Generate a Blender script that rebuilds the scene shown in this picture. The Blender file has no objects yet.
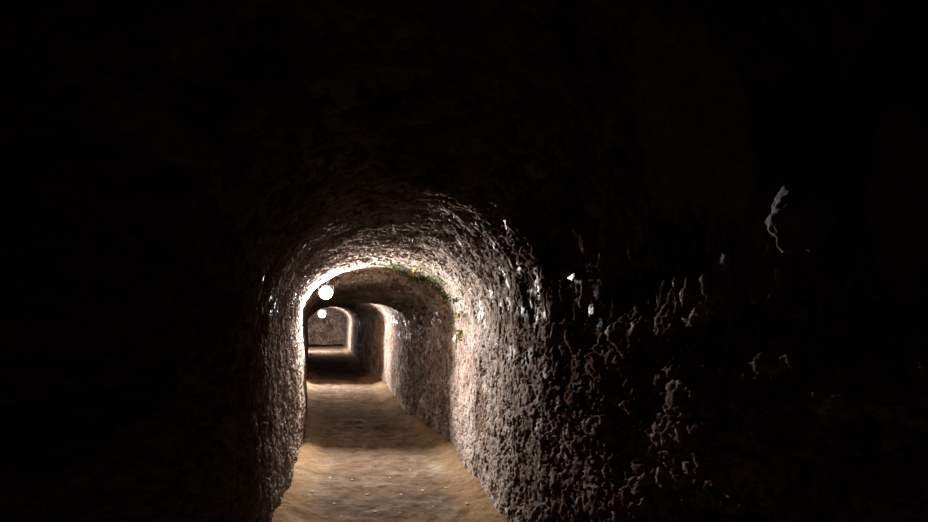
import bpy, bmesh, math, random
import numpy as np
from mathutils import Vector, Matrix

sc = bpy.context.scene
COL = sc.collection

# ------------------------------------------------------------------ camera, world, exposure
EYE, FPX, VPX, VPY = 1.5, 670.0, 325.0, 320.0          # the passage runs along +Y, the camera stands at its near end
cam_d = bpy.data.cameras.new('camera')
cam_d.sensor_width = 36.0
cam_d.lens = 36.0 * FPX / 928.0
cam_d.shift_x = (464.0 - VPX) / 928.0
cam_d.shift_y = (VPY - 261.0) / 928.0
cam_d.clip_start = 0.05
cam = bpy.data.objects.new('camera', cam_d)
cam.location = (0, 0, EYE)
cam.rotation_euler = (math.radians(90), 0, 0)
COL.objects.link(cam)
sc.camera = cam

w = bpy.data.worlds.new('world'); sc.world = w
w.use_nodes = True
w.node_tree.nodes['Background'].inputs[0].default_value = (0, 0, 0, 1)
w.node_tree.nodes['Background'].inputs[1].default_value = 0.0
vs = sc.view_settings
vs.view_transform = 'Standard'; vs.look = 'None'; vs.gamma = 1.0; vs.exposure = 0.0
vs.use_curve_mapping = False
sc.cycles.max_bounces = 6
sc.cycles.diffuse_bounces = 1
sc.cycles.sample_clamp_indirect = 6.0

LAMP1_POWER = 39000.0     # emission strength of the glass of the near floodlight
LAMP2_POWER = 52000.0
ADDED_BULB_POWER = 46000.0
LAMP_COLOUR = (1.0, 0.955, 0.93, 1)

# ------------------------------------------------------------------ noise
def _hash(ix, iy, seed):
    n = (ix.astype(np.int64) * 374761393 + iy.astype(np.int64) * 668265263 + seed * 974634777) & 0xFFFFFFFF
    n = ((n ^ (n >> 13)) * 1274126177) & 0xFFFFFFFF
    n = ((n ^ (n >> 16)) * 2246822519) & 0xFFFFFFFF
    return ((n ^ (n >> 15)) & 0xFFFFFF) / float(0xFFFFFF)
def vnoise(x, y, seed=0):
    ix, iy = np.floor(x), np.floor(y)
    fx, fy = x - ix, y - iy
    ux = fx * fx * fx * (fx * (fx * 6 - 15) + 10); uy = fy * fy * fy * (fy * (fy * 6 - 15) + 10)
    a, b = _hash(ix, iy, seed), _hash(ix + 1, iy, seed)
    c, d = _hash(ix, iy + 1, seed), _hash(ix + 1, iy + 1, seed)
    return (a + (b - a) * ux) * (1 - uy) + (c + (d - c) * ux) * uy
def fbm(x, y, seed=0, octv=4, gain=0.5):
    t, a, tot = 0.0, 1.0, 0.0
    ca, sa = math.cos(0.6), math.sin(0.6)
    for k in range(octv):
        t = t + a * vnoise(x, y, seed + 17 * k); tot += a
        x, y = (x * ca - y * sa) * 2.03 + 3.1, (x * sa + y * ca) * 2.03 + 7.7
        a *= gain
    return t / tot
def worley(x, y, seed=0, jit=0.85):
    ix, iy = np.floor(x), np.floor(y)
    f1 = np.full(x.shape, 9.0); f2 = np.full(x.shape, 9.0); idh = np.zeros(x.shape)
    for dx in (-1, 0, 1):
        for dy in (-1, 0, 1):
            cx, cy = ix + dx, iy + dy
            px = cx + 0.5 + jit * (_hash(cx, cy, seed) - 0.5); py = cy + 0.5 + jit * (_hash(cx, cy, seed + 5) - 0.5)
            d = np.hypot(px - x, py - y)
            closer = d < f1
            f2 = np.where(closer, f1, np.minimum(f2, d)); idh = np.where(closer, _hash(cx, cy, seed + 9), idh); f1 = np.where(closer, d, f1)
    return f1, f2, idh
def flakes(x, y, seed, tilt=1.0):
    """angular broken faces: every cell is a tilted plane of its own height"""
    ix, iy = np.floor(x), np.floor(y)
    f1 = np.full(x.shape, 9.0); hh = np.zeros(x.shape)
    for dx in (-1, 0, 1):
        for dy in (-1, 0, 1):
            cx, cy = ix + dx, iy + dy
            ox = x - (cx + 0.5 + 0.9 * (_hash(cx, cy, seed) - 0.5)); oy = y - (cy + 0.5 + 0.9 * (_hash(cx, cy, seed + 5) - 0.5))
            d = np.hypot(ox, oy); c = d < f1
            v = (_hash(cx, cy, seed + 9) - 0.5) + tilt * ((_hash(cx, cy, seed + 11) - 0.5) * ox + (_hash(cx, cy, seed + 13) - 0.5) * oy)
            hh = np.where(c, v, hh); f1 = np.where(c, d, f1)
    return hh
def sstep(a, b, x):
    t = np.clip((x - a) / (b - a), 0, 1); return t * t * (3 - 2 * t)

# ------------------------------------------------------------------ the passage's profile along Y
#      Y     left   right  spring crown
PROF = np.array([  # the near rows flare outward, shaped to keep lamplight off the foreground
    (-3.0, -2.25, 2.75, 1.80, 3.95),
    ( 1.5, -2.25, 2.32, 1.80, 3.95),
    ( 2.3, -2.25, 2.09, 1.74, 3.80),
    ( 3.0, -2.20, 1.81, 1.66, 3.45),
    ( 3.3, -1.65, 1.69, 1.61, 3.15),
    ( 3.6, -0.80, 1.585, 1.57, 2.86),
    ( 3.85, -0.52, 1.495, 1.54, 2.66),
    ( 4.3, -0.42, 1.36, 1.50, 2.44),
    ( 4.7, -0.38, 1.295, 1.48, 2.35),
    ( 5.1, -0.36, 1.29, 1.47, 2.29),
    ( 5.8, -0.32, 1.335, 1.46, 2.20),
    ( 6.7, -0.28, 1.385, 1.46, 2.17),
    ( 7.8, -0.25, 1.45, 1.46, 2.12),
    ( 8.1, -0.25, 1.445, 1.45, 2.09),
    ( 8.35, -0.25, 1.42, 1.42, 1.98),
    ( 9.3, -0.27, 1.34, 1.40, 1.88),
    (10.3, -0.265, 1.23, 1.36, 1.77),
    (10.8, -0.44, 1.23, 1.40, 2.00),
    (12.5, -0.47, 1.29, 1.41, 2.03),
    (14.8, -0.50, 1.34, 1.42, 2.03),
    (16.2, -0.46, 1.34, 1.42, 1.96),
    (22.0, -0.55, 1.04, 1.38, 1.92),
    (22.8, -0.85, 1.12, 1.42, 2.10),
    (39.0, -1.60, 1.17, 1.45, 2.18)])
def prof(y):
    return [np.interp(y, PROF[:, 0], PROF[:, k]) for k in range(1, 5)]
Y_END = 37.6

def section(y, t):
    """t in 0..1 from the left foot over the vault to the right foot; returns x, z"""
    xl, xr, zs, zc = prof(y)
    tl, tr = 0.29, 0.71
    cx = (xl + xr) / 2 + 0.03
    aL, aR = cx - xl + 0.02, xr + 0.07 - cx
    zb = -0.10
    n = 2.25
    u = np.clip((t - tl) / (tr - tl), 0, 1) * math.pi
    c, s = -np.cos(u), np.sin(u)
    ex = np.sign(c) * np.abs(c) ** (2 / n); ez = np.abs(s) ** (2 / n)
    ax = cx + np.where(ex < 0, aL, aR) * ex; az = zs + (zc - zs) * ez
    kl = np.clip(t / tl, 0, 1); kr = np.clip((1 - t) / (1 - tr), 0, 1)
    x = np.where(t < tl, xl - 0.02 * kl, np.where(t > tr, xr + 0.07 * kr, ax))
    z = np.where(t < tl, zb + (zs - zb) * kl, np.where(t > tr, zb + (zs - zb) * kr, az))
    return x, z

def rough(s, y, coarse, plaster=0.0, lip=0.0):
    """relief of the eroded rubble: metres towards the passage, and the colour fields of the stone"""
    wx = 0.06 * (fbm(s * 7, y * 7, 3, 4, .6) - 0.5) * 2; wy = 0.09 * (fbm(s * 7, y * 7, 4, 4, .6) - 0.5) * 2
    big = (fbm(s * 1.1, y * 0.9, 11, 3) - 0.5) * 0.08 + (fbm(s * 3.2, y * 2.6, 12, 3) - 0.5) * 0.06
    f1, f2, sid = worley((s + wx) / 0.125, (y + wy) / 0.17, 21)
    stone = sstep(0.02, 0.14, f2 - f1)
    h_st = (stone - 0.6) * 0.022 + (sid - 0.5) * 0.050 * stone
    _, _, gid = worley((s + wx * .8) / 0.05, (y + wy * .8) / 0.06, 31)
    p1 = fbm(s * 16, y * 18, 41, 5, 0.62); p2 = fbm(s * 34, y * 40, 51, 4, 0.65)
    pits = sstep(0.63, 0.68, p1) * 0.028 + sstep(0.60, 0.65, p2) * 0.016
    fine = (fbm(s * 45, y * 50, 61, 4, 0.75) - 0.5) * 0.010
    a, b = s + wx * .5, y + wy * .5
    fine = fine + flakes(a / 0.080, b / 0.060, 401, 1.6) * 0.011 + flakes(a / 0.032, b / 0.026, 421, 1.6) * 0.007
    soft = 1 - 0.85 * plaster
    h = big * (0.8 - 0.55 * coarse) + (h_st * (0.18 + 0.25 * coarse) - pits * (0.75 - 0.25 * coarse) + fine * (0.8 - 0.40 * coarse)) * soft + lip
    tone = 0.10 + 0.55 * (sid * (0.3 + 0.4 * coarse) + gid * (0.7 - 0.4 * coarse)) * (0.4 + 0.6 * stone) + 0.9 * (fbm(s * 3.0, y * 2.2, 71, 5, .65) - 0.45)
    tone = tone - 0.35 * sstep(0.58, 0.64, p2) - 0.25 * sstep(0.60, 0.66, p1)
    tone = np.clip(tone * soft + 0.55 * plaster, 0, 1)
    red = np.clip(sstep(0.72, 0.95, sid) * stone * 0.9 * coarse + sstep(0.58, 0.75, fbm(s * 2.5, y * 2, 81, 3)) * 0.3, 0, 1) * (1 - plaster)
    return h, tone, red

def grid_mesh(name, P, cols, flip=False):
    """P: (ny, nt, 3) vertices, cols: (ny, nt, 4)"""
    ny, nt = P.shape[:2]
    idx = np.arange(ny * nt).reshape(ny, nt)
    q = np.stack([idx[:-1, :-1], idx[:-1, 1:], idx[1:, 1:], idx[1:, :-1]], -1).reshape(-1, 4)
    if flip: q = q[:, ::-1]
    me = bpy.data.meshes.new(name)
    me.vertices.add(ny * nt); me.vertices.foreach_set('co', P.reshape(-1).astype(np.float32))
    me.loops.add(q.size); me.loops.foreach_set('vertex_index', q.reshape(-1).astype(np.int32))
    me.polygons.add(len(q)); me.polygons.foreach_set('loop_start', np.arange(0, q.size, 4, dtype=np.int32))
    me.update(calc_edges=True)
    me.polygons.foreach_set('use_smooth', np.ones(len(q), dtype=bool))
    at = me.color_attributes.new('stone', 'FLOAT_COLOR', 'POINT')
    at.data.foreach_set('color', cols.reshape(-1).astype(np.float32))
    me.validate()
    return me

# ------------------------------------------------------------------ materials
def new_mat(name):
    m = bpy.data.materials.new(name); m.use_nodes = True
    nt = m.node_tree; b = nt.nodes['Principled BSDF']
    return m, nt, b
def N(nt, kind, **kw):
    n = nt.nodes.new(kind)
    for k, v in kw.items():
        if k in n.inputs: n.inputs[k].default_value = v
        else: setattr(n, k, v)
    return n
def ramp(nt, fac, stops):
    r = nt.nodes.new('ShaderNodeValToRGB')
    while len(r.color_ramp.elements) < len(stops): r.color_ramp.elements.new(0.5)
    for e, (p, c) in zip(r.color_ramp.elements, stops): e.position = p; e.color = (*c, 1) if len(c) == 3 else c
    nt.links.new(fac, r.inputs[0]); return r.outputs[0]
def mix(nt, fac, a, b, mode='MIX'):
    m = nt.nodes.new('ShaderNodeMix'); m.data_type = 'RGBA'; m.blend_type = mode
    for s, v in ((m.inputs[0], fac), (m.inputs[6], a), (m.inputs[7], b)):
        if isinstance(v, (int, float)): s.default_value = v
        elif isinstance(v, tuple): s.default_value = (*v, 1)
        else: nt.links.new(v, s)
    return m.outputs[2]
def noise(nt, vec, scale, detail=6, rough_=0.6):
    n = N(nt, 'ShaderNodeTexNoise', Scale=scale, Detail=detail, Roughness=rough_)
    nt.links.new(vec, n.inputs['Vector']); return n.outputs['Fac']
def bump(nt, h, dist, strength, bsdf, prev=None):
    b = N(nt, 'ShaderNodeBump', Distance=dist, Strength=strength); nt.links.new(h, b.inputs['Height'])
    if prev: nt.links.new(prev, b.inputs['Normal'])
    nt.links.new(b.outputs[0], bsdf.inputs['Normal']); return b.outputs[0]

def matte(nt, b, wetmask=None, amount=0.0):
    """dry surface: plain rough diffuse; only where wetmask is white a film of water shines"""
    d = N(nt, 'ShaderNodeBsdfDiffuse', Roughness=0.6)
    for l in list(nt.links):
        if l.to_node == b and l.to_socket.name == 'Base Color': nt.links.new(l.from_socket, d.inputs['Color'])
        if l.to_node == b and l.to_socket.name == 'Normal': nt.links.new(l.from_socket, d.inputs['Normal'])
    out = nt.nodes['Material Output']
    if wetmask is None: nt.links.new(d.outputs[0], out.inputs['Surface']); return
    m = nt.nodes.new('ShaderNodeMixShader'); nt.links.new(wetmask, m.inputs[0])
    nt.links.new(d.outputs[0], m.inputs[1]); nt.links.new(b.outputs[0], m.inputs[2]); nt.links.new(m.outputs[0], out.inputs['Surface'])
def stone_material(name, dark, mid, pale, redc, wet=0.5):
    m, nt, b = new_mat(name)
    co = N(nt, 'ShaderNodeTexCoord').outputs['Object']
    at = N(nt, 'ShaderNodeAttribute', attribute_name='stone')
    sep = N(nt, 'ShaderNodeSeparateColor'); nt.links.new(at.outputs['Color'], sep.inputs[0])
    n1 = noise(nt, co, 22, 8, 0.7); n2 = noise(nt, co, 75, 6, 0.7)
    add = N(nt, 'ShaderNodeMath', operation='MULTIPLY_ADD'); nt.links.new(n1, add.inputs[0]); add.inputs[1].default_value = 0.9
    nt.links.new(sep.outputs[0], add.inputs[2])
    sub = N(nt, 'ShaderNodeMath', operation='SUBTRACT'); nt.links.new(add.outputs[0], sub.inputs[0]); sub.inputs[1].default_value = 0.42
    c = ramp(nt, sub.outputs[0], [(0.08, dark), (0.42, mid), (0.85, pale)])
    c = mix(nt, sep.outputs[1], c, redc)
    fine = ramp(nt, n2, [(0.30, (0.55, 0.52, 0.50)), (0.55, (1, 1, 1)), (0.75, (1.25, 1.22, 1.2))])
    c = mix(nt, 1.0, c, fine, 'MULTIPLY')
    c = mix(nt, sep.outputs[2], c, (0.0147, 0.0220, 0.0058))           # algae film where the attribute says so
    nt.links.new(c, b.inputs['Base Color'])
    rg = ramp(nt, noise(nt, co, 6, 4, 0.5), [(0.50, (0.95,) * 3), (0.66, (0.95 - 0.7 * wet,) * 3)])
    nt.links.new(rg, b.inputs['Roughness']); b.inputs['Specular IOR Level'].default_value = 0.3
    p = bump(nt, n1, 0.012, 0.35, b); bump(nt, n2, 0.012, 0.8, b, p)
    matte(nt, b, ramp(nt, noise(nt, co, 6, 4, 0.5), [(0.56, (0, 0, 0)), (0.68, (wet * 0.25,) * 3)]))
    return m
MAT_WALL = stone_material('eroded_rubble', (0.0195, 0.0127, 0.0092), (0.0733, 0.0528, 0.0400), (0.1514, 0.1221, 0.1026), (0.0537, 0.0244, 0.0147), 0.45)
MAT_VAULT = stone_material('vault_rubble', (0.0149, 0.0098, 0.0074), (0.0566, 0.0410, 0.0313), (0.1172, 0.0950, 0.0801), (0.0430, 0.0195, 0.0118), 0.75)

def floor_material():
    m, nt, b = new_mat('trodden_earth')
    co = N(nt, 'ShaderNodeTexCoord').outputs['Object']
    at = N(nt, 'ShaderNodeAttribute', attribute_name='stone')
    sep = N(nt, 'ShaderNodeSeparateColor'); nt.links.new(at.outputs['Color'], sep.inputs[0])
    n1 = noise(nt, co, 5, 8, 0.65); n2 = noise(nt, co, 60, 6, 0.7)
    c = ramp(nt, n1, [(0.30, (0.0252, 0.0161, 0.0105)), (0.50, (0.0422, 0.0285, 0.0194)), (0.72, (0.0636, 0.0451, 0.0311))])
    c = mix(nt, sep.outputs[0], c, (0.0757, 0.0479, 0.0244))             # orange sandy earth at the foot of the walls
    c = mix(nt, sep.outputs[1], c, (0.1026, 0.0830, 0.0611))
    c = mix(nt, sep.outputs[2], c, (0.0132, 0.0092, 0.0066))           # shade of the unlit stretches painted into the earth              # pale sand
    c = mix(nt, 1.0, c, ramp(nt, n2, [(0.3, (0.6, 0.58, 0.56)), (0.5, (1, 1, 1)), (0.78, (1.35, 1.3, 1.25))]), 'MULTIPLY')
    nt.links.new(c, b.inputs['Base Color']); b.inputs['Roughness'].default_value = 0.92
    b.inputs['Specular IOR Level'].default_value = 0.02
    p = bump(nt, n1, 0.03, 0.5, b); bump(nt, n2, 0.008, 0.7, b, p)
    matte(nt, b)
    return m
MAT_FLOOR = floor_material()

def simple(name, col, rough_=0.7, metal=0.0, var=0.3, scale=30):
    m, nt, b = new_mat(name)
    co = N(nt, 'ShaderNodeTexCoord').outputs['Object']
    n = noise(nt, co, scale, 5, 0.6)
    lo = tuple(c * (1 - var) for c in col); hi = tuple(min(1, c * (1 + var)) for c in col)
    nt.links.new(ramp(nt, n, [(0.3, lo), (0.7, hi)]), b.inputs['Base Color'])
    b.inputs['Roughness'].default_value = rough_; b.inputs['Metallic'].default_value = metal
    bump(nt, n, 0.006, 0.4, b)
    if rough_ > 0.8: matte(nt, b)
    return m
def emitter(name, power):
    m, nt, b = new_mat(name)
    b.inputs['Base Color'].default_value = (0.9, 0.9, 0.9, 1)
    b.inputs['Emission Color'].default_value = LAMP_COLOUR
    b.inputs['Emission Strength'].default_value = power
    return m
MAT_METAL = simple('grey_cast_metal', (0.16, 0.16, 0.17), 0.5, 0.8, 0.2)
MAT_RUBBER = simple('black_cable_rubber', (0.02, 0.02, 0.02), 0.6)
MAT_MOSS = simple('green_moss', (0.0297, 0.0429, 0.0092), 0.9, 0, 0.5, 14)
MAT_MOSSY = simple('yellow_green_moss', (0.0924, 0.0924, 0.0165), 0.9, 0, 0.4, 14)
MAT_LEAF = simple('orange_lichen', (0.1980, 0.1122, 0.0198), 0.8, 0, 0.3, 14)
MAT_PALE = simple('pale_limestone', (0.1254, 0.1089, 0.0957), 0.75, 0, 0.35, 9)
MAT_DULL = simple('dull_grey_stone', (0.05, 0.047, 0.047), 0.85, 0, 0.45, 9)
MAT_PEBBLE = simple('pale_pebble', (0.30, 0.26, 0.21), 0.9, 0, 0.3, 20)
MAT_DARKSTONE = simple('dark_stone', (0.008, 0.006, 0.005), 0.85, 0, 0.3, 12)
MAT_BEAM = simple('dark_wet_timber', (0.0025, 0.002, 0.0016), 1.0, 0, 0.4, 8)

# ------------------------------------------------------------------ helpers
def link(name, me, mat, parent=None):
    o = bpy.data.objects.new(name, me); COL.objects.link(o)
    if mat and not me.materials: me.materials.append(mat)
    if parent: o.parent = parent
    return o
def obj(name, bm, mat, parent=None, smooth=True):
    me = bpy.data.meshes.new(name)
    bmesh.ops.recalc_face_normals(bm, faces=bm.faces)
    bm.to_mesh(me); bm.free()
    if smooth:
        for p in me.polygons: p.use_smooth = True
    return link(name, me, mat, parent)
def thing(name, label, cat, loc=(0, 0, 0), group=None):
    o = bpy.data.objects.new(name, None); o.empty_display_size = 0.1; COL.objects.link(o); o.location = loc
    return tag(o, label, cat, group)
def tag(o, label, cat, group=None):
    o['label'] = label; o['category'] = cat
    if group: o['group'] = group
    return o
def struct(name, me, mat):
    o = link(name, me, mat); o['kind'] = 'structure'; return o

# ------------------------------------------------------------------ walls and vault
ys = [-3.0]
while ys[-1] < 1.0: ys.append(ys[-1] + 0.06)
while ys[-1] < Y_END + 0.3:
    d = ys[-1]; ys.append(d + (0.0105 if d < 8.6 else 0.0105 + (d - 8.6) * 0.006))
ys = np.array(ys)
NT = 760
ts = np.linspace(0, 1, NT)
T, Yg = np.meshgrid(ts, ys)
X0, Z0 = section(Yg, T)
S = T * 5.1
# inward normal from the profile tangent
dX = np.gradient(X0, axis=1); dZ = np.gradient(Z0, axis=1)
L = np.hypot(dX, dZ) + 1e-9
nx, nz = dZ / L, -dX / L
coarse = 1 - sstep(3.4, 5.6, Yg)
def ray_sy(px, py):
    """arc position and distance where the sight line through a photo pixel meets the smooth profile"""
    d_in = ((px - VPX) / FPX, (VPY - py) / FPX)
    for j in range(len(ys)):
        if ys[j] < 1.0: continue
        x, z = d_in[0] * ys[j], EYE + d_in[1] * ys[j]
        k = int(np.argmin((X0[j] - x) ** 2 + (Z0[j] - z) ** 2))
        if (x - X0[j, k]) * nx[j, k] + (z - Z0[j, k]) * nz[j, k] <= 0: return S[j, k], ys[j]
    return 0, 0
plaster = np.zeros_like(S); lip = np.zeros_like(S)
for (px, py, rs, ry, sd) in ((692, 112, 0.20, 0.26, 1), (668, 168, 0.10, 0.16, 2), (905, 200, 0.10, 0.10, 2)):
    cs, cy_ = ray_sy(px, py)
    q = np.hypot((S - cs) / rs, (Yg - cy_) / ry) + 1.0 * (fbm(S * 6, Yg * 6, 300 + sd, 4, .6) - 0.5)
    m_ = 1 - sstep(0.8, 1.0, q); plaster = np.maximum(plaster, m_)
    lip = np.maximum(lip, m_ * (0.006 if sd < 3 else 0.05 * (1 - np.clip(q, 0, 1) ** 2)))
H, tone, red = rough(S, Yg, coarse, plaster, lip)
H = H * (1 - 0.4 * sstep(10, 12, Yg))
H = H * (1 + 0.55 * sstep(0.33, 0.40, T) * (1 - sstep(0.60, 0.70, T)) * (1 - sstep(7.0, 8.0, Yg)))
H = H * (1 - 0.3 * np.exp(-((Yg - 9.2) / 0.9) ** 2))
PX = X0 + nx * H; PZ = Z0 + nz * H
PY = Yg + (fbm(S * 7, Yg * 7, 91, 3) - 0.5) * 0.02
# algae film on the haunch just in front of the low stretch
ang = np.arctan2(Z0 - 1.44, X0 - 0.6)
moss = np.exp(-((Yg - 7.65) / 0.28) ** 2) * sstep(-0.25, 0.1, ang) * (1 - sstep(1.5, 1.9, ang)) * sstep(0.42, 0.62, fbm(S * 8, Yg * 8, 101, 4)) * 0.85
tone = np.clip(tone + 0.34 * sstep(4.0, 5.2, Yg) * (1 - 0.5 * sstep(8.0, 8.6, Yg)), 0, 1)  # lamplit stretch painted paler than the near end: light put into the stone colour
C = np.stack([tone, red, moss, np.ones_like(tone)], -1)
P = np.stack([PX, PY, PZ], -1)
kl = int(NT * 0.29); kr = int(NT * 0.71)
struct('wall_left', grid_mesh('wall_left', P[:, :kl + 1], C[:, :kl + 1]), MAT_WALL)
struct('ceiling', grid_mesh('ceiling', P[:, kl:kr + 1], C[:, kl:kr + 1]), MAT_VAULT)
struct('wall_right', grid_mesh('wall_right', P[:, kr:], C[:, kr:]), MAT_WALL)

def surf(x=None, y=0.0, side='right', z=None, t=None):
    """a point on the finished rough surface nearest to the given profile position"""
    j = int(np.argmin(np.abs(ys - y)))
    row = P[j]
    if t is None:
        d = (row[:, 0] - x) ** 2 + (row[:, 2] - z) ** 2
        k = int(np.argmin(d))
    else: k = int(t * (NT - 1))
    return Vector(row[k]), Vector((nx[j, k], 0, nz[j, k]))
def on_ray(px, py, y_lo=1.0, y_hi=38.0):
    """where the sight line through a photo pixel meets the passage's rough surface"""
    dx, dz = (px - VPX) / FPX, (VPY - py) / FPX
    best = None
    for j in range(len(ys)):
        y = ys[j]
        if y < y_lo or y > y_hi: continue
        xl, xr, zs, zc = prof(y)
        x, z = dx * y, EYE + dz * y
        d = np.hypot(P[j, :, 0] - x, P[j, :, 2] - z); k = int(np.argmin(d))
        v = (x - P[j, k, 0]) * nx[j, k] + (z - P[j, k, 2]) * nz[j, k]
        if v <= 0: return Vector(P[j, k]), Vector((nx[j, k], 0, nz[j, k]))
    return Vector(P[-1, 0]), Vector((0, -1, 0))

# ------------------------------------------------------------------ floor
def floor_h(x, y):
    xl, xr, _, _ = prof(y)
    e = np.minimum(x - xl, xr - x)
    bank = (1 - sstep(0.0, 0.30, e)) * (0.045 + 0.04 * fbm(x * 3, y * 2, 205, 3))
    und = (fbm(x * 1.6, y * 1.2, 201, 3) - 0.5) * 0.04 + (fbm(x * 5, y * 5, 202, 4) - 0.5) * 0.022 + (fbm(x * 22, y * 18, 203, 3) - 0.5) * 0.012
    f1, f2, fid = worley(x / 0.22, y / 0.30, 211)                     # trodden hollows
    und = und - (1 - sstep(0.0, 0.42, f1)) * 0.012 * (fid > 0.4)
    return und + bank
fx = np.linspace(0, 1, 240)
U, Yf = np.meshgrid(fx, ys)
xl, xr, _, _ = prof(Yf)
Xf = (xl - 0.16) + U * (xr - xl + 0.32)
Zf = floor_h(Xf, Yf)
e = np.minimum(Xf - xl, xr - Xf)
sand = (1 - sstep(0.02, 0.42, e + 0.25 * (fbm(Xf * 4, Yf * 3, 221, 3) - 0.5))) * 0.8
pale = sstep(0.56, 0.72, fbm(Xf * 4, Yf * 2.6, 222, 4)) * 0.22 + np.exp(-((Xf - 1.12) / 0.10) ** 2 - ((Yf - 6.75) / 0.28) ** 2) * 0.7
floor_shade = sstep(0.50, 0.66, fbm(Xf * 1.3 + 4, Yf * 0.55 + 1.2, 231, 5, .6) + 0.22 * np.exp(-((Xf - 0.45) / 0.75) ** 2) * (np.exp(-((Yf - 9.0) / 0.9) ** 2) + np.exp(-((Yf - 19) / 2.2) ** 2)) - 0.15) * 0.8 * sstep(6.6, 7.8, Yf)  # shade between the lamplit stretches, painted dark into the floor colour
struct('floor', grid_mesh('floor', np.stack([Xf, Yf, Zf], -1), np.stack([sand, np.clip(pale, 0, 1), floor_shade, 0 * sand + 1], -1)), MAT_FLOOR)
def fz(x, y): return float(floor_h(np.array([x * 1.0]), np.array([y * 1.0]))[0])

# ------------------------------------------------------------------ end walls
def end_wall(name, y, x0, x1, n=220, seed=0, face=-1, top=2.6):
    a, b = np.meshgrid(np.linspace(x0, x1, n), np.linspace(-0.1, top, n))
    h, tn, rd = rough(a + 20 + seed, b + 3, 0.5)
    PP = np.stack([a, y + face * h, b], -1)
    return struct(name, grid_mesh(name, PP, np.stack([tn * 0.75, rd * 0.6, 0 * tn, 0 * tn + 1], -1)), MAT_WALL)
end_wall('wall_far', Y_END, -2.0, 1.7)
end_wall('wall_back', -2.9, -2.6, 3.1, 120, 7, 1, 4.3)

# ------------------------------------------------------------------ lamps
def cyl(bm, p0, p1, r0, r1=None, seg=24, caps=True):
    r1 = r0 if r1 is None else r1
    p0, p1 = Vector(p0), Vector(p1); d = p1 - p0
    m = Matrix.Translation((p0 + p1) / 2) @ d.to_track_quat('Z', 'Y').to_matrix().to_4x4()
    bmesh.ops.create_cone(bm, cap_ends=caps, segments=seg, radius1=r0, radius2=r1, depth=d.length, matrix=m)
def box(bm, c, size):
    m = Matrix.Translation(c) @ Matrix.Diagonal((*size, 1))
    bmesh.ops.create_cube(bm, size=1, matrix=m)
def tube(pts, r, seg=8):
    bm = bmesh.new(); rings = []
    pts = [Vector(p) for p in pts]
    for i, p in enumerate(pts):
        d = (pts[min(i + 1, len(pts) - 1)] - pts[max(i - 1, 0)]).normalized()
        a = d.orthogonal().normalized() if i == 0 else (a - a.dot(d) * d).normalized()
        b = d.cross(a)
        rings.append([bm.verts.new(p + r * (math.cos(2 * math.pi * k / seg) * a + math.sin(2 * math.pi * k / seg) * b)) for k in range(seg)])
    for q, s in zip(rings, rings[1:]):
        for k in range(seg): bm.faces.new((q[k], q[(k + 1) % seg], s[(k + 1) % seg], s[k]))
    bm.faces.new(rings[0]); bm.faces.new(rings[-1][::-1])
    return bm
def lathe(profile, seg=32):
    """profile: (radius, y) pairs turned about the Y axis"""
    bm = bmesh.new(); rings = []
    for r, y in profile:
        rings.append([bm.verts.new((r * math.cos(2 * math.pi * k / seg), y, r * math.sin(2 * math.pi * k / seg))) for k in range(seg)] if r > 1e-5 else [bm.verts.new((0, y, 0))])
    for q, s in zip(rings, rings[1:]):
        for k in range(seg):
            a = [q[k % len(q)], q[(k + 1) % len(q)], s[(k + 1) % len(s)], s[k % len(s)]]
            u = []
            [u.append(v) for v in a if v not in u]
            if len(u) > 2: bm.faces.new(u)
    return bm

def floodlight(label, loc, power, R):
    t = thing('floodlight', label, 'lamp', loc, 'floodlights on the left haunch of the vault')
    # origin = centre of the glass; light goes out towards -Y
    obj('housing', lathe([(0, 0.085), (R * .55, 0.083), (R * .8, 0.07), (R * .95, 0.04), (R * 1.12, 0.02), (R * 1.18, 0.0), (R * 1.18, -R * 0.12), (R * 1.06, -R * 0.12), (R * 1.04, 0.004), (0, 0.006)]), MAT_METAL, t)
    obj('glass', lathe([(R * 1.03, 0.002), (R * .97, -0.002), (R * .8, -0.004), (R * .5, -0.006), (0, -0.007)]), emitter('lit_glass', power), t)
    top, nrm = surf(x=loc[0] - 0.02, y=loc[1] + 0.04, z=loc[2] + 0.3)
    top = top - Vector(loc)
    bm = bmesh.new()
    for sx in (-1, 1):
        cyl(bm, (sx * R * 1.18, 0.03, 0), (sx * (R * 1.18 + 0.012), 0.03, 0), 0.012, seg=12)
        cyl(bm, (sx * (R * 1.18 + 0.008), 0.03, 0), (sx * (R * 1.18 + 0.008), 0.03, R * 1.25), 0.006, seg=8)
    cyl(bm, (-(R * 1.18 + 0.008), 0.03, R * 1.25), (R * 1.18 + 0.008, 0.03, R * 1.25), 0.006, seg=8)
    cyl(bm, (0, 0.03, R * 1.25), top + Vector((0, 0, 0.03)), 0.009, seg=10)
    obj('bracket', bm, MAT_METAL, t)
    obj('cable', tube([(0, 0.085, 0), (0.0, 0.12, 0.0), (-0.02, 0.16, 0.03), (-0.03, 0.16, 0.08), (-0.03, 0.12, max(0.1, top.z - 0.03)), (-0.02, 0.08, top.z + 0.03)], 0.005), MAT_RUBBER, t)
    return t
floodlight('larger and nearer white glowing lamp hanging under the left side of the vault', (0.012, 7.98, EYE + 27 * 7.98 / FPX), LAMP1_POWER, 0.068)
floodlight('smaller, farther white glowing lamp seen just below the big near lamp', (-0.07, 15.9, EYE + 6 * 15.9 / FPX), LAMP2_POWER, 0.075)

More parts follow.
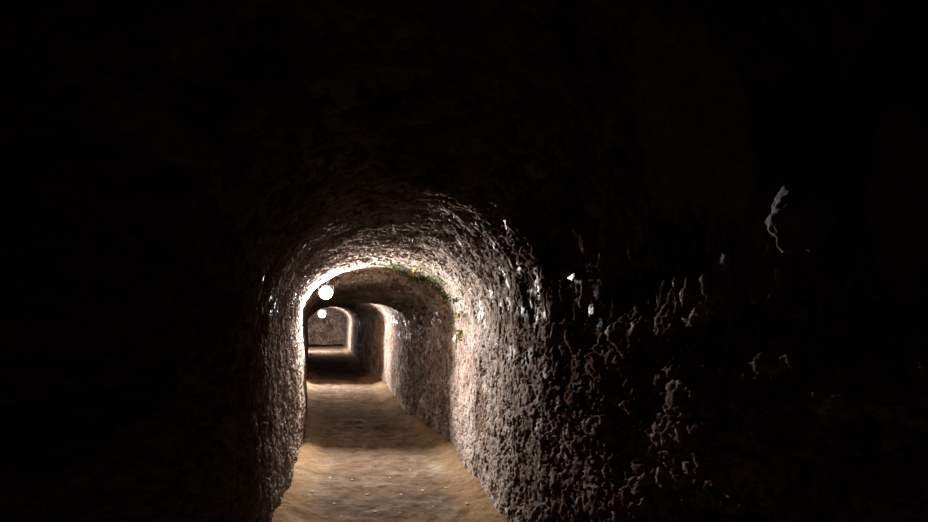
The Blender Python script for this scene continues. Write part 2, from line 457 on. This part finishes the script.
# an unseen bulb behind the left jamb, added to light the last stretch
BX, BY, BZ = -0.93, 31.5, 1.62
t = thing('added_bulb', 'unseen bare bulb added on the left wall to light the far end', 'lamp', (BX, BY, BZ))
bm = bmesh.new(); bmesh.ops.create_uvsphere(bm, u_segments=24, v_segments=16, radius=0.05); obj('added_globe', bm, emitter('added_lit_globe', ADDED_BULB_POWER), t)
bm = bmesh.new(); cyl(bm, (-0.10, 0, 0), (-0.04, 0, 0), 0.03); cyl(bm, (-0.30, 0, 0), (-0.10, 0, 0), 0.012); obj('added_socket', bm, MAT_METAL, t)

# ------------------------------------------------------------------ rocks, moss, beam
def rock_bm(size, seed, sub=3, sharp=0.35):
    bm = bmesh.new(); bmesh.ops.create_icosphere(bm, subdivisions=sub, radius=0.5)
    r = random.Random(seed)
    planes = [(Vector((r.gauss(0, 1), r.gauss(0, 1), r.gauss(0, 1))).normalized(), r.uniform(0.28, 0.42)) for _ in range(11)]
    from mathutils import noise as mn
    off = Vector((seed * 3.7, seed * 1.3, 0))
    for v in bm.verts:
        for n, d in planes:
            k = v.co.dot(n) - d
            if k > 0: v.co -= n * k * 0.9
        v.co += v.co.normalized() * sharp * (0.25 * mn.noise(v.co * 3 + off) + 0.13 * mn.noise(v.co * 8 + off) + 0.05 * mn.noise(v.co * 19 + off))
        v.co = Vector((v.co.x * size[0], v.co.y * size[1], v.co.z * size[2]))
    return bm
def wall_basis(n, turn=0.0):
    n = (n.normalized() + Vector((0, turn, 0))).normalized(); a = (Vector((0, 1, 0)) - n * n.y).normalized(); b = n.cross(a).normalized()
    return Matrix((n, a, b)).transposed().to_4x4()        # local x = out of the wall, y = along the passage, z = up the wall

def wall_stone(px, py, size, seed, mat, name, label, cat, group=None, sink=0.35, sub=5, turn=0.0):
    p, n = on_ray(px, py)
    o = obj(name, rock_bm(size, seed, sub, 0.5), mat)
    o.matrix_world = Matrix.Translation(p + n * size[0] * (0.5 - sink)) @ wall_basis(n, turn)
    tag(o, label, cat, group); return o
wall_stone(818, 216, (0.24, 0.26, 0.28), 3, MAT_DULL, 'wall_stone', 'large dim grey pitted stone standing proud of the dark right wall', 'stone', sink=0.12, turn=0.35)
wall_stone(727, 262, (0.05, 0.10, 0.12), 8, MAT_DULL, 'wall_stone', 'dim smaller stone in the dark right wall, left of the large pitted one', 'stone', sink=0.42, turn=0.3)
wall_stone(576, 277, (0.05, 0.12, 0.05), 11, MAT_PALE, 'wall_stone', 'small bright wet stone glinting where the lit right wall fades to dark', 'stone', sink=0.3)
wall_stone(457, 339, (0.06, 0.12, 0.10), 13, MAT_PALE, 'wall_stone', 'pale block beside the yellow-green moss on the edge of the low arch', 'stone', sink=0.35)

def moss_clump(pixels, n, spread, mat, label, seed, size=0.012, cat='moss'):
    """many small fronds rooted in the wall around the given spots"""
    r = random.Random(seed); bm = bmesh.new()
    for (px, py) in pixels:
        px, py = px + 2, py - 3
        for i in range(n):
            p, nr = on_ray(px + r.gauss(0, spread), py + r.gauss(0, spread * .8), 6.6, 8.4)
            if p.y > 8.4: continue
            d = (nr + Vector((r.gauss(0, .5), r.gauss(0, .5), r.gauss(0, .5) - .35))).normalized()
            L_ = size * r.uniform(.8, 2.0); w_ = L_ * 0.42
            sd = d.cross(Vector((r.gauss(0, 1), r.gauss(0, 1), r.gauss(0, 1)))).normalized() * w_
            up = d.cross(sd).normalized() * w_ * .35
            q = [bm.verts.new(p - nr * .004), bm.verts.new(p + d * L_ * .5 + sd), bm.verts.new(p + d * L_ - Vector((0, 0, L_ * .3))), bm.verts.new(p + d * L_ * .5 - sd), bm.verts.new(p + d * L_ * .55 + up)]
            for f in ((0, 1, 4), (1, 2, 4), (2, 3, 4), (3, 0, 4), (0, 3, 2, 1)): bm.faces.new([q[k] for k in f])
    o = obj('moss', bm, mat, smooth=False)
    o['kind'] = 'stuff'; return tag(o, label, cat)
moss_clump([(392, 271), (402, 275), (410, 279), (418, 281), (424, 283), (430, 284), (438, 291), (443, 299), (452, 303)], 60, 2.6, MAT_MOSS, 'dark green moss along the upper right edge of the low arch', 1)
moss_clump([(413, 273), (411, 277)], 45, 1.6, MAT_LEAF, 'small orange-yellow growth at the top of the green moss', 2)
moss_clump([(457, 318), (458, 336), (459, 340)], 55, 2.0, MAT_MOSSY, 'yellow-green moss on the right shoulder of the low arch', 3)

# the long dark timber at the foot of the far wall
def beam():
    bm = bmesh.new(); rings = []; nseg = 26
    for i in range(nseg + 1):
        f = i / nseg; x = -1.05 + 2.03 * f
        hh = 0.055 + 0.012 * math.sin(5 * f + 1); zc = 0.075 + 0.035 * f + 0.01 * math.sin(9 * f)
        rings.append([bm.verts.new((x, 36.9 + 0.06 * math.sin(3 * f) + a * 0.06, zc + b * hh)) for a, b in ((-1, -.8), (-.8, -1), (.8, -1), (1, -.8), (1, .8), (.8, 1), (-.8, 1), (-1, .8))])
    for q, s in zip(rings, rings[1:]):
        for k in range(8): bm.faces.new((q[k], q[(k + 1) % 8], s[(k + 1) % 8], s[k]))
    bm.faces.new(rings[0]); bm.faces.new(rings[-1][::-1])
    o = obj('timber_beam', bm, MAT_BEAM, smooth=False)
    o.location.z = fz(0, 36.9)
    tag(o, 'long black beam lying across the passage at the foot of the far wall', 'beam')
beam()

def ground(px, py):
    y = EYE * FPX / (py - VPY)
    for _ in range(4):
        x = (px - VPX) / FPX * y; y = (EYE - fz(x, y)) * FPX / (py - VPY)
    return x, y
x, y = ground(310, 355)
o = obj('loose_stone', rock_bm((0.16, 0.2, 0.07), 21), MAT_DARKSTONE); o.location = (x + 0.03, y, fz(x, y) + 0.02)
tag(o, 'small dark loose stone on the pale floor near the far wall', 'stone')
# pale pebbles trodden into the near floor
proto = None
rr = random.Random(5)
for i, (px, py) in enumerate([(367, 495), (401, 495), (334, 504), (400, 513), (423, 491), (467, 504), (375, 512), (352, 480), (390, 478), (433, 507), (312, 492), (330, 478), (446, 488), (410, 470), (341, 517)]):
    x, y = ground(px, py)
    if proto is None:
        o = proto = obj('pebble', rock_bm((0.022, 0.026, 0.010), 31, 2), MAT_PEBBLE)
    else:
        o = proto.copy(); COL.objects.link(o)
    s = rr.uniform(0.7, 1.3); o.scale = (s, s, s); o.rotation_euler = (0, 0, rr.uniform(0, 6.28)); o.location = (x, y, fz(x, y) + 0.004)
    tag(o, 'tiny pale pebble trodden into the brown earth floor of the near lit stretch', 'pebble', 'pale pebbles in the trodden floor')
